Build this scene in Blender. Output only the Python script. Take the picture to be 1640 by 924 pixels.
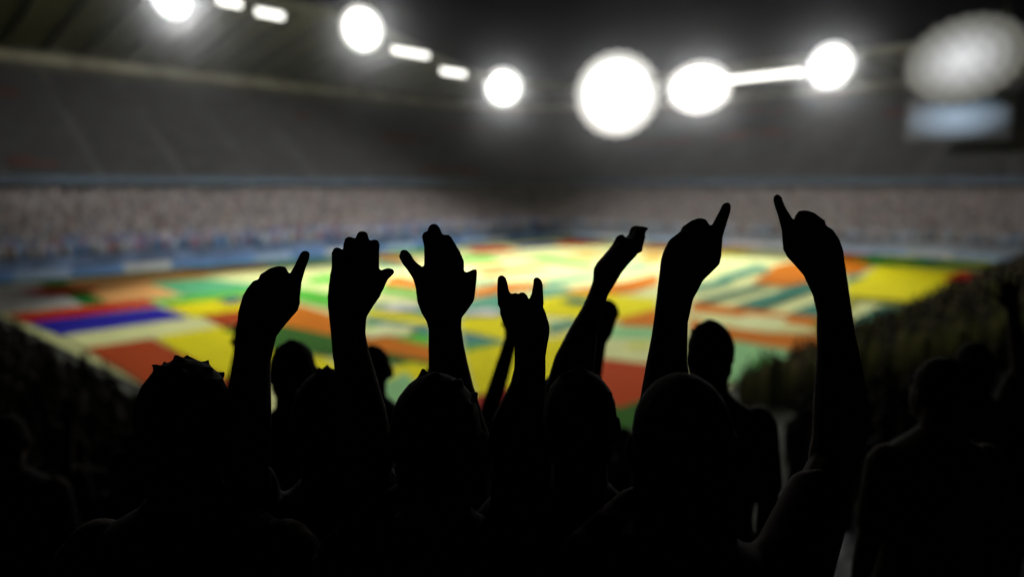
import bpy, bmesh, math, random
from mathutils import Vector, Matrix, noise

random.seed(7)
for o in list(bpy.data.objects):
    bpy.data.objects.remove(o)
scene = bpy.context.scene
COL = scene.collection

# ---------------------------------------------------------------- camera
EYE = 11.0                                   # metres above the pitch
cam_d = bpy.data.cameras.new('camera')
cam = bpy.data.objects.new('camera', cam_d)
COL.objects.link(cam)
cam.location = (0, 0, EYE)
cam.rotation_euler = (math.radians(90 - 8.05), 0, 0)
cam_d.sensor_width = 36.0
cam_d.lens = 25.16
cam_d.clip_start = 0.05
cam_d.clip_end = 2000
cam_d.dof.use_dof = True
cam_d.dof.focus_distance = 1.30
cam_d.dof.aperture_fstop = 1.1
scene.camera = cam

# ---------------------------------------------------------------- night sky
world = bpy.data.worlds.new('World')
scene.world = world
world.use_nodes = True
wn = world.node_tree.nodes
sky = wn.new('ShaderNodeTexSky')
sky.sky_type = 'NISHITA'
sky.sun_disc = False
sky.sun_elevation = math.radians(-9)
sky.sun_rotation = math.radians(200)
world.node_tree.links.new(sky.outputs[0], wn['Background'].inputs[0])
wn['Background'].inputs[1].default_value = 0.01

scene.view_settings.view_transform = 'Standard'
scene.view_settings.look = 'None'
scene.view_settings.exposure = 0
scene.view_settings.gamma = 1
scene.cycles.use_denoising = True
scene.cycles.max_bounces = 6
scene.cycles.volume_bounces = 0
scene.cycles.caustics_reflective = False
scene.cycles.caustics_refractive = False

# the pitch's own axes: u runs to the far right corner, v to the far left one
AZ = math.radians(43.0)
SA, CA = math.sin(AZ), math.cos(AZ)
def W(u, v, z=0.0):
    return Vector((u * SA - v * CA, u * CA + v * SA, z))
U0, U1, V0, V1 = 14.5, 122.0, 17.0, 97.0      # pitch surround

# floodlights: (u, v, z), frame width, frame height, beam kilowatts, beam target (u, v)
FLOODS = [
    ((45.7, 110.2, 38.4), 6.8, 6.4, 72, (40, 54)),
    ((78.9, 110.2, 39.0), 8.2, 8.0, 44, (58, 46)),
    ((115.2, 110.0, 32.4), 8.2, 8.0, 28, (78, 62)),
    ((132.8, 92.6, 31.0), 18.0, 18.0, 32, (82, 58)),
    ((134.2, 73.6, 30.8), 13.0, 10.0, 32, (66, 44)),
    ((134.6, 48.2, 32.3), 8.0, 8.0, 40, (74, 40)),
    ((131.5, 27.2, 30.6), 19.0, 13.0, 10, (84, 36)),
]

BEAM = 2.25
MAST = 2.2
HAZE = 0.00045

# ---------------------------------------------------------------- helpers
def lin(r, g, b):
    f = lambda c: (c / 255 / 12.92) if c <= 10 else ((c / 255 + 0.055) / 1.055) ** 2.4
    return (f(r), f(g), f(b), 1)

def mat(name, color, rough=0.8, var=0.15, scale=3.0, bump=0.0, emit=None, strength=0.0, spec=0.3, coord='Object'):
    m = bpy.data.materials.new(name)
    m.use_nodes = True
    nt = m.node_tree
    b = nt.nodes['Principled BSDF']
    b.inputs['Roughness'].default_value = rough
    b.inputs['Specular IOR Level'].default_value = spec
    tc = nt.nodes.new('ShaderNodeTexCoord')
    nz = nt.nodes.new('ShaderNodeTexNoise')
    nz.inputs['Scale'].default_value = scale
    nz.inputs['Detail'].default_value = 4
    nt.links.new(tc.outputs[coord], nz.inputs['Vector'])
    mp = nt.nodes.new('ShaderNodeMapRange')
    mp.inputs['From Min'].default_value = 0.3
    mp.inputs['From Max'].default_value = 0.7
    mp.inputs['To Min'].default_value = 1 - var
    mp.inputs['To Max'].default_value = 1 + var
    nt.links.new(nz.outputs['Fac'], mp.inputs['Value'])
    mx = nt.nodes.new('ShaderNodeVectorMath')
    mx.operation = 'SCALE'
    mx.inputs[0].default_value = color[:3]
    nt.links.new(mp.outputs[0], mx.inputs['Scale'])
    nt.links.new(mx.outputs[0], b.inputs['Base Color'])
    if bump:
        bp = nt.nodes.new('ShaderNodeBump')
        bp.inputs['Strength'].default_value = bump
        nt.links.new(nz.outputs['Fac'], bp.inputs['Height'])
        nt.links.new(bp.outputs[0], b.inputs['Normal'])
    if emit:
        b.inputs['Emission Color'].default_value = emit
        b.inputs['Emission Strength'].default_value = strength
    return m

def attr_mat(name, rough=0.9):
    m = bpy.data.materials.new(name)
    m.use_nodes = True
    nt = m.node_tree
    b = nt.nodes['Principled BSDF']
    b.inputs['Roughness'].default_value = rough
    b.inputs['Specular IOR Level'].default_value = 0.15
    a = nt.nodes.new('ShaderNodeAttribute')
    a.attribute_name = 'col'
    nt.links.new(a.outputs['Color'], b.inputs['Base Color'])
    return m

def obj(name, me, m=None, parent=None):
    o = bpy.data.objects.new(name, me)
    COL.objects.link(o)
    if m:
        me.materials.clear()
        me.materials.append(m)
    if parent:
        o.parent = parent
    return o

def mesh(name, verts, faces, smooth=False):
    me = bpy.data.meshes.new(name)
    me.from_pydata([tuple(v) for v in verts], [], faces)
    if smooth:
        me.polygons.foreach_set('use_smooth', [True] * len(me.polygons))
    me.update()
    return me

def from_bm(name, bm, smooth=False):
    me = bpy.data.meshes.new(name)
    bm.normal_update()
    bm.to_mesh(me)
    bm.free()
    if smooth:
        me.polygons.foreach_set('use_smooth', [True] * len(me.polygons))
    return me

def tag(o, label=None, cat=None, group=None, kind=None):
    if label: o['label'] = label
    if cat: o['category'] = cat
    if group: o['group'] = group
    if kind: o['kind'] = kind
    return o

def empty(name, loc=(0, 0, 0)):
    o = bpy.data.objects.new(name, None)
    COL.objects.link(o)
    o.location = loc
    return o

def box(bm, c, s, mt=None):
    r = bmesh.ops.create_cube(bm, size=1)
    M = Matrix.Translation(c) @ (mt or Matrix()) @ Matrix.Diagonal((s[0], s[1], s[2], 1))
    bmesh.ops.transform(bm, matrix=M, verts=r['verts'])

# ---------------------------------------------------------------- materials
PAL = {
    'cream': (226, 230, 160), 'cream2': (232, 236, 172), 'white': (214, 212, 206), 'yellow': (236, 224, 4),
    'amber': (226, 168, 40), 'orange': (210, 118, 8), 'rust': (178, 68, 8), 'rust2': (190, 68, 6),
    'red': (205, 40, 12), 'red2': (150, 26, 12), 'blue': (34, 28, 160), 'navy': (70, 84, 138),
    'green': (92, 190, 62), 'green2': (92, 170, 80), 'green3': (40, 158, 48), 'darkgreen': (52, 104, 26), 'darkgreen2': (30, 122, 40),
    'grass': (140, 180, 80), 'teal': (96, 164, 134), 'teal2': (92, 176, 124), 'teal3': (86, 140, 134), 'dteal': (62, 128, 106),
    'mint': (150, 206, 140), 'lime': (206, 212, 60), 'salmon': (234, 172, 104), 'olive': (150, 146, 16), 'tan': (186, 168, 104),
}
CLOTH = {k: mat('cloth_' + k, lin(*v), rough=0.95, var=0.09, scale=0.6, bump=0.1, spec=0.02) for k, v in PAL.items()}
M_GRASS = mat('turf', (0.085, 0.16, 0.03, 1), 0.9, 0.3, 0.5)
M_CONC = mat('concrete', (0.10, 0.10, 0.095, 1), 0.9, 0.25, 0.4, 0.2)
M_STEP = mat('terrace_concrete', (0.05, 0.054, 0.03, 1), 0.9, 0.3, 0.6, 0.2)
M_UPPER = mat('upper_tier_concrete', (0.11, 0.11, 0.11, 1), 0.9, 0.25, 0.25)
M_WALL = mat('front_wall_paint', (0.15, 0.22, 0.38, 1), 0.7, 0.6, 0.25)
M_WALL_GREY = mat('front_wall_grey', (0.30, 0.33, 0.38, 1), 0.8, 0.3, 0.15)
M_FASCIA = mat('fascia_paint', (0.10, 0.14, 0.20, 1), 0.6, 0.2, 0.2)
M_LIT_BAND = mat('back_wall_lit_band', (0.42, 0.40, 0.33, 1), 0.8, 0.3, 0.2)  # paler colour stands in for light along the back wall
M_BACK = mat('back_wall', (0.14, 0.135, 0.115, 1), 0.9, 0.2, 0.2)
M_ROOF = mat('roof_sheet', (0.15, 0.15, 0.125, 1), 0.8, 0.25, 0.2)
M_STEEL = mat('roof_steel', (0.20, 0.20, 0.18, 1), 0.6, 0.15, 1.0)
M_SEAT = mat('grey_seat', (0.085, 0.085, 0.09, 1), 0.7, 0.2, 0.3)
M_SEATR = mat('red_seat', (0.13, 0.05, 0.045, 1), 0.7, 0.3, 0.2)
M_FRAME = mat('lamp_frame', (0.05, 0.05, 0.05, 1), 0.5)
M_LAMP = mat('lamp_glass', (0.9, 0.9, 0.9, 1), 0.3, emit=(1, 0.99, 0.97, 1), strength=22)
M_LAMPS = {}  # emission falls off ring by ring to imitate a soft glow edge
for _k, _e in ((1, 40), (2, 24), (3, 9), (4, 2.6), (5, 0.5)):
    M_LAMPS[_k] = mat('lamp_glass_ring%d' % _k, (0.9, 0.9, 0.9, 1), 0.3, emit=(1, 0.99, 0.975, 1), strength=_e)
M_LAMPS_DIM = {}  # same graded emission, imitating a faint grey glow
for _k, _e in ((1, 0.75), (2, 0.6), (3, 0.4), (4, 0.2), (5, 0.06)):
    M_LAMPS_DIM[_k] = mat('dim_lamp_glass_ring%d' % _k, (0.3, 0.3, 0.3, 1), 0.3, emit=(0.94, 0.96, 1, 1), strength=_e)
M_LAMP_SOFT = mat('lamp_glass_soft', (0.9, 0.9, 0.9, 1), 0.3, emit=(0.93, 0.95, 1.0, 1), strength=0.24)
M_TUBE = mat('strip_lamp', (0.9, 0.9, 0.88, 1), 0.3, emit=(1, 0.98, 0.92, 1), strength=2.6)
M_SCREEN = mat('screen_glow', (0.05, 0.06, 0.08, 1), 0.4, emit=(0.36, 0.48, 0.62, 1), strength=0.38)
_nt = M_SCREEN.node_tree
_tc = _nt.nodes.new('ShaderNodeTexCoord')
_mp = _nt.nodes.new('ShaderNodeMapping')
_mp.inputs['Scale'].default_value = (0.125, 0.1, 0.27)
_gr = _nt.nodes.new('ShaderNodeTexGradient')
_gr.gradient_type = 'SPHERICAL'  # emission fades from the middle outward to imitate a soft glow
_ma = _nt.nodes.new('ShaderNodeMath')
_ma.operation = 'MULTIPLY'
_ma.inputs[1].default_value = 0.85
_nt.links.new(_tc.outputs['Object'], _mp.inputs['Vector'])
_nt.links.new(_mp.outputs[0], _gr.inputs['Vector'])
_nt.links.new(_gr.outputs['Fac'], _ma.inputs[0])
_nt.links.new(_ma.outputs[0], _nt.nodes['Principled BSDF'].inputs['Emission Strength'])
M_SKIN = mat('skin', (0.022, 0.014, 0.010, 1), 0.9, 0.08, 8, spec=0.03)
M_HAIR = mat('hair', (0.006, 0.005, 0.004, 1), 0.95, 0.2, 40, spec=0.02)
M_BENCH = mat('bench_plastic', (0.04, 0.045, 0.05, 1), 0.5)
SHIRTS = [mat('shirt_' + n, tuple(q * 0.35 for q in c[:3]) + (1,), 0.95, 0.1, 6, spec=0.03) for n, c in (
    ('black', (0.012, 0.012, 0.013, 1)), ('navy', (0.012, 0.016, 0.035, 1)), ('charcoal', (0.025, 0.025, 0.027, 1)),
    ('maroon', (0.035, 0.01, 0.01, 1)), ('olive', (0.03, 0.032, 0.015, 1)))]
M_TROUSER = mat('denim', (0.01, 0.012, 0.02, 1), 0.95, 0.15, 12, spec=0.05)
M_CROWD = attr_mat('crowd_clothes')

# ---------------------------------------------------------------- ground and pitch cloth
g = mesh('ground', [(-190, -25, 0), (190, -25, 0), (190, 225, 0), (-190, 225, 0)], [(0, 1, 2, 3)])
tag(obj('ground', g, M_GRASS), 'dim green turf under and around the patchwork cloth', None, None, 'structure')

PANELS = [
    ('teal', [(40.9, 98.9), (67.1, 98.8), (70.0, 89.5), (39.5, 90.0)]),
    ('grass', [(28.3, 95.6), (40.9, 98.9), (40.7, 92.7), (28.7, 92.6)]),
    ('cream', [(46.3, 86.7), (66.7, 91.5), (69.7, 80.1), (47.7, 75.7)]),
    ('green', [(75.5, 101.6), (84.0, 100.0), (82.0, 91.1), (73.3, 93.7)]),
    ('red', [(89.3, 94.4), (95.2, 92.0), (90.6, 81.9), (83.3, 86.3)]),
    ('navy', [(97.5, 91.7), (110.9, 93.0), (104.2, 84.4), (94.3, 85.2)]),
    ('red', [(110.1, 91.5), (118.9, 92.1), (115.9, 80.6), (103.1, 83.5)]),
    ('teal', [(125.4, 90.4), (137.1, 80.6), (129.0, 73.7), (120.4, 82.9)]),
    ('navy', [(127.7, 75.0), (132.8, 55.9), (124.7, 52.5), (120.7, 68.9)]),
    ('green', [(76.4, 82.6), (81.6, 81.6), (77.1, 73.4), (71.7, 76.6)]),
    ('green', [(81.0, 73.4), (86.2, 73.6), (82.9, 60.8), (78.5, 58.6)]),
    ('amber', [(90.7, 73.4), (98.0, 73.9), (96.8, 68.5), (90.1, 67.9)]),
    ('orange', [(110.6, 73.4), (119.5, 72.3), (116.5, 65.2), (107.1, 65.9)]),
    ('amber', [(98.0, 64.0), (103.0, 63.4), (98.3, 57.7), (91.1, 57.1)]),
    ('orange', [(124.7, 64.6), (126.0, 59.0), (124.8, 54.3), (116.7, 59.2)]),
    ('yellow', [(116.0, 60.0), (120.8, 54.8), (111.9, 52.3), (106.4, 55.0)]),
    ('teal', [(81.7, 56.2), (88.3, 56.4), (85.9, 52.8), (79.5, 53.2)]),
    ('orange', [(63.9, 65.8), (74.1, 65.5), (75.0, 62.3), (62.5, 62.5)]),
    ('teal', [(62.8, 54.4), (74.0, 54.9), (72.8, 52.4), (61.3, 51.4)]),
    ('salmon', [(68.5, 71.6), (73.5, 71.0), (71.5, 67.2), (65.9, 67.7)]),
    ('orange', [(50.4, 54.6), (58.6, 56.6), (63.3, 53.1), (58.4, 50.7), (47.7, 51.3)]),
    ('teal', [(56.5, 61.2), (61.0, 58.9), (58.6, 56.6), (53.6, 58.1)]),
    ('teal', [(58.3, 51.6), (61.7, 49.4), (59.1, 45.3), (53.1, 45.5)]),
    ('orange', [(58.4, 47.3), (69.7, 47.0), (78.7, 48.0), (70.6, 42.9), (62.7, 41.3), (57.9, 42.8)]),
    ('yellow', [(51.8, 45.8), (56.4, 45.6), (59.7, 43.3), (60.9, 37.2), (55.2, 33.8), (50.2, 33.6), (47.8, 34.6), (45.8, 40.5)]),
    ('orange', [(48.6, 33.7), (55.4, 34.0), (55.7, 30.4), (48.2, 29.5), (47.1, 31.7)]),
    ('white', [(17.0, 95.1), (22.3, 95.5), (21.1, 74.3), (14.2, 75.4)]),
    ('darkgreen2', [(22.6, 95.9), (24.9, 95.0), (23.0, 73.9), (21.0, 74.4)]),
    ('salmon', [(24.9, 94.3), (29.6, 95.1), (39.6, 95.9), (38.6, 85.4), (31.8, 87.6), (30.1, 74.4), (23.0, 73.9)]),
    ('orange', [(37.6, 94.0), (49.4, 94.3), (49.1, 90.1), (37.3, 89.5)]),
    ('cream', [(37.5, 86.7), (47.0, 88.0), (46.1, 80.1), (38.7, 77.0)]),
    ('teal2', [(30.9, 85.5), (36.9, 86.4), (40.5, 70.6), (37.2, 68.7), (29.9, 74.0)]),
    ('green', [(26.2, 72.7), (36.6, 72.8), (44.8, 73.7), (41.8, 66.4), (32.8, 67.3), (26.0, 69.1)]),
    ('cream', [(45.5, 83.6), (50.9, 83.8), (50.1, 78.7), (42.9, 77.4)]),
    ('green', [(44.5, 75.7), (50.3, 78.4), (47.0, 71.3), (43.0, 70.9)]),
    ('cream', [(43.8, 74.8), (43.8, 67.1), (42.9, 60.1), (39.9, 65.8), (40.5, 70.6)]),
    ('red', [(14.7, 73.5), (26.2, 73.2), (25.6, 68.9), (15.0, 68.1)]),
    ('blue', [(15.0, 67.8), (25.3, 67.8), (24.9, 60.3), (15.3, 59.9)]),
    ('yellow', [(25.9, 68.1), (34.6, 68.9), (36.4, 63.5), (34.0, 59.4), (25.3, 60.4)]),
    ('cream', [(15.3, 59.9), (24.9, 60.3), (25.0, 54.7), (19.5, 54.1), (15.1, 54.0)]),
    ('rust', [(25.9, 60.6), (31.9, 61.2), (31.9, 57.8), (27.1, 54.3), (25.1, 54.6)]),
    ('rust', [(15.1, 54.0), (19.4, 53.9), (18.7, 46.2), (17.8, 37.1), (12.1, 25.7), (13.3, 30.6), (14.6, 43.7)]),
    ('yellow', [(19.8, 54.1), (24.8, 54.5), (24.9, 48.0), (18.9, 38.2), (18.1, 38.8), (18.5, 43.4)]),
    ('green', [(40.9, 70.2), (40.7, 62.4), (35.8, 54.5), (36.0, 62.7)]),
    ('orange', [(28.5, 52.8), (34.7, 59.7), (33.7, 51.3), (29.2, 43.4), (28.2, 43.5), (28.1, 52.1)]),
    ('darkgreen', [(24.6, 54.0), (28.5, 52.8), (29.1, 43.2), (29.0, 33.5), (27.9, 32.8), (26.5, 36.6), (23.4, 45.2)]),
    ('yellow', [(23.2, 44.8), (24.7, 39.5), (23.6, 35.2), (18.8, 36.5)]),
    ('orange', [(68.9, 93.7), (70.6, 90.3), (65.7, 78.1), (64.5, 87.0)]),
    ('teal', [(63.3, 86.9), (63.7, 81.5), (60.9, 75.2), (58.7, 79.8)]),
    ('orange', [(52.5, 69.6), (54.7, 70.0), (52.8, 61.9), (49.6, 58.1), (48.6, 64.9)]),
    ('green', [(47.6, 64.5), (47.8, 56.1), (45.1, 52.9), (45.1, 61.5)]),
    ('cream', [(44.6, 60.8), (44.6, 52.3), (41.2, 52.8), (40.3, 55.9)]),
    ('teal', [(38.8, 54.3), (41.6, 53.4), (42.3, 49.6), (39.3, 46.2), (37.6, 52.7)]),
    ('yellow', [(37.5, 52.7), (38.4, 45.1), (36.4, 42.8), (35.4, 50.0)]),
    ('teal3', [(35.2, 49.8), (36.3, 42.6), (33.2, 39.0), (32.3, 45.7)]),
    ('green', [(33.1, 46.8), (33.7, 46.5), (33.9, 39.9), (31.2, 36.7), (30.6, 39.4), (30.0, 42.5)]),
    ('lime', [(32.8, 46.3), (33.8, 43.4), (32.6, 40.4), (31.1, 42.9)]),
    ('orange', [(30.2, 43.9), (31.4, 43.3), (31.5, 36.4), (28.7, 33.1), (27.9, 41.4)]),
    ('yellow', [(24.7, 34.1), (27.7, 34.4), (28.2, 31.4), (23.6, 27.8), (23.1, 31.5)]),
    ('mint', [(22.1, 31.2), (25.9, 32.8), (23.6, 27.8), (19.3, 24.1), (18.5, 26.2)]),
    ('teal', [(45.6, 49.1), (52.7, 50.9), (51.8, 45.8), (45.8, 40.5), (40.4, 43.4)]),
    ('yellow', [(40.1, 43.2), (46.2, 40.1), (41.7, 34.9), (36.2, 33.7), (36.7, 39.6)]),
    ('teal3', [(36.4, 39.3), (36.3, 34.2), (33.4, 35.6)]),
    ('green2', [(33.3, 35.7), (36.3, 34.2), (32.0, 34.0)]),
    ('yellow', [(31.8, 34.0), (36.3, 33.9), (39.4, 32.4), (46.4, 33.6), (45.2, 31.2), (28.3, 22.8), (25.3, 26.1)]),
    ('teal', [(43.0, 36.1), (45.9, 36.1), (44.8, 34.6), (40.8, 34.2)]),
    ('red2', [(25.1, 26.3), (27.6, 26.0), (27.9, 23.3), (20.9, 20.2), (21.0, 22.3)]),
    ('mint', [(45.7, 32.5), (47.7, 29.2), (43.8, 26.8), (41.7, 29.9)]),
    ('cream', [(41.7, 29.9), (43.7, 26.8), (37.4, 23.0), (36.5, 26.9)]),
    ('lime', [(40.9, 27.5), (42.8, 26.6), (41.4, 25.8), (40.2, 26.5)]),
    ('rust2', [(36.2, 26.9), (37.5, 23.0), (31.5, 19.4), (28.8, 19.5), (29.0, 22.1)]),
    ('darkgreen', [(28.8, 22.0), (28.8, 19.5), (31.3, 19.3), (26.9, 16.0), (23.4, 17.5)]),
    ('teal', [(79.6, 40.6), (97.7, 43.7), (95.4, 40.5), (77.9, 38.2)]),
    ('teal', [(89.3, 39.5), (95.2, 38.4), (89.3, 36.6), (86.7, 37.5)]),
    ('teal', [(70.1, 38.9), (78.2, 39.5), (76.9, 36.9), (67.1, 36.7)]),
    ('orange', [(78.8, 35.7), (89.5, 38.3), (97.2, 40.8), (105.8, 41.3), (93.6, 32.0), (85.2, 30.4), (77.6, 31.6)]),
    ('dteal', [(61.0, 33.7), (76.7, 34.1), (76.8, 32.4), (62.4, 32.2)]),
    ('dteal', [(61.4, 29.6), (78.4, 30.7), (85.2, 30.4), (77.9, 27.8), (61.2, 26.9)]),
    ('dteal', [(60.6, 24.2), (69.4, 24.7), (73.8, 24.5), (60.9, 20.1), (61.0, 21.7)]),
    ('orange', [(60.9, 33.3), (60.7, 21.5), (60.8, 18.6), (56.4, 17.2), (55.4, 19.6), (56.1, 30.8)]),
    ('cream', [(55.9, 30.7), (56.5, 27.3), (55.9, 19.8), (54.0, 19.0), (51.9, 22.0), (51.5, 24.5), (53.4, 29.4)]),
    ('cream2', [(54.1, 26.6), (57.9, 26.3), (58.5, 23.1), (53.7, 22.1), (51.5, 23.8)]),
    ('orange', [(52.9, 29.1), (51.5, 24.5), (51.7, 21.8), (53.6, 18.8), (47.4, 16.2), (47.1, 20.3), (48.0, 26.4)]),
    ('cream', [(47.1, 26.4), (47.2, 23.2), (46.3, 21.8), (34.6, 19.5)]),
    ('mint', [(47.0, 23.1), (47.1, 16.5), (47.1, 14.6), (37.9, 12.5), (37.2, 17.3), (37.3, 20.6)]),
    ('green2', [(43.8, 19.1), (43.8, 15.3), (37.6, 14.2), (37.2, 17.3)]),
    ('orange', [(127.2, 42.6), (134.1, 38.7), (125.0, 35.1), (112.0, 34.8), (106.7, 30.6), (95.1, 29.5), (94.4, 31.1)]),
    ('green3', [(112.6, 35.4), (127.0, 36.0), (132.3, 18.4), (116.6, 15.5), (107.9, 30.5)]),
    ('yellow', [(81.9, 26.2), (106.2, 30.0), (109.2, 20.3), (106.7, 16.1), (84.6, 14.7), (75.6, 19.1), (74.9, 23.9)]),
    ('red', [(95.7, 20.0), (107.2, 20.4), (108.8, 15.7), (93.5, 14.5)]),
    ('dteal', [(91.7, 29.4), (93.6, 27.4), (84.0, 26.9)]),
    ('olive', [(74.5, 23.8), (75.1, 19.1), (80.6, 17.2), (76.7, 16.8), (73.1, 18.6), (72.4, 23.1)]),
    ('cream', [(72.0, 23.0), (71.6, 19.7), (60.0, 19.0)]),
    ('dteal', [(60.8, 19.0), (70.7, 19.5), (72.7, 15.9), (63.0, 15.9), (61.0, 17.2)]),
    ('tan', [(60.0, 18.7), (62.7, 15.8), (46.4, 12.9), (48.2, 14.6)]),
]
MOTIFS = [('red', (21.2, 86.6), 2.2), ('red', (23.4, 84.9), 2.0), ('red', (21.5, 83.6), 1.4), ('yellow', (119.3, 30.9), 3), ('yellow', (120.6, 20.4), 2.4), ('dteal', (121.2, 26.2), 3), ('yellow', (121.9, 24.1), 2), ('navy', (31.8, 66.1), 1.6), ('white', (39.7, 50.9), 1.8), ('cream2', (32.4, 43.2), 2.2), ('dteal', (53.9, 41.3), 1.8), ('white', (43.1, 43.5), 1.8)]
banner = empty('patchwork_cloth', W(68, 57))
tag(banner, 'huge patchwork cloth of bright coloured panels covering the pitch', 'banner')
BASE = W(68, 57)
def sheet(name, pts, z, m, parent=banner):
    bm = bmesh.new()
    vs = [bm.verts.new(W(u, v, z) - BASE) for u, v in pts]
    bm.faces.new(vs)
    bmesh.ops.triangulate(bm, faces=bm.faces[:])
    me = from_bm(name, bm)
    if me.polygons[0].normal.z < 0:
        me.flip_normals()
    return obj(name, me, m, parent)
sheet('backing_cloth', [(14.3, 20), (14.3, 76), (16, 96.5), (40, 96.5), (68, 98), (118, 96.5), (121, 70), (122, 17), (36, 17), (30, 19)], 0.03, CLOTH['cream'])
panel_objs = []
for i, (c, pts) in enumerate(PANELS):
    panel_objs.append(sheet('panel', pts, 0.045 + 0.002 * i, CLOTH[c]))
for j, (c, (u, v), r) in enumerate(MOTIFS):
    pts = []
    for k in range(14):
        a = k / 14 * 2 * math.pi
        rr = r * (1 + 0.25 * math.sin(5 * a + j))
        pts.append((u + rr * math.cos(a), v + rr * math.sin(a)))
    sheet('flower_motif', pts, 0.245 + 0.002 * j, CLOTH[c])
# fringe of dark scallops along the yellow panel, scattered leaf marks
for j in range(9):
    u, v = 74 - j * 2.3, 22.6 - j * 0.35 + random.uniform(-.4, .4)
    sheet('scallop_motif', [(u + 1.0 * math.cos(a), v + 0.7 * math.sin(a)) for a in [k * math.pi / 4 for k in range(8)]], 0.28, CLOTH['olive'])

# ---------------------------------------------------------------- stands
def stations(base_a, base_b, na, nb, n):
    out = []
    for i in range(n + 1):
        t = i / n
        b = (base_a[0] + (base_b[0] - base_a[0]) * t, base_a[1] + (base_b[1] - base_a[1]) * t)
        a = na + (nb - na) * t
        out.append((b, (math.cos(a), math.sin(a))))
    return out
def at(st, r, z):
    (bu, bv), (nu, nv) = st
    return W(bu + nu * r, bv + nv * r, z)
def sweep(name, prof, sts, m, parent, zf=None):
    vs, fs = [], []
    n = len(prof)
    for si, s in enumerate(sts):
        for r, z in prof:
            vs.append(at(s, r, z + (zf(s, r) if zf else 0)))
    for i in range(len(sts) - 1):
        for j in range(n - 1):
            a = i * n + j
            fs.append((a, a + 1, a + n + 1, a + n))
    return obj(name, mesh(name, vs, fs), m, parent)

R0, ROW_D, ROW_H, Z0 = 3.6, 0.85, 0.32, 2.52
def steps(r0, z0, d, h, n):
    p = []
    for k in range(n):
        p += [(r0 + k * d, z0 + k * h), (r0 + (k + 1) * d, z0 + k * h)]
    return p

PI = math.pi
S_FARLEFT = stations((2, V1), (U1, V1), PI / 2, PI / 2, 40)
S_CORNER = stations((U1, V1), (U1, V1), PI / 2, 0, 14)
S_FARRIGHT = stations((U1, V1), (U1, -4), 0, 0, 32)
S_NEARLEFT = stations((U0, 66), (U0, V0), PI, PI, 24)
S_NEARCORNER = stations((U0, V0), (U0, V0), PI, 1.5 * PI, 40)
S_NEARRIGHT = stations((U0, V0), (112, V0), 1.5 * PI, 1.5 * PI, 44)

def roof_rise(s, r):
    # the left roof lifts away from the corner, its inner edge most
    u = s[0][0] if s[1][1] > 0.99 else U1
    k = max(0.0, min(1.0, (112 - u) / 40))
    k = k * k * (3 - 2 * k)
    return 7.0 * k * max(0.0, (47 - r) / 33)

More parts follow.
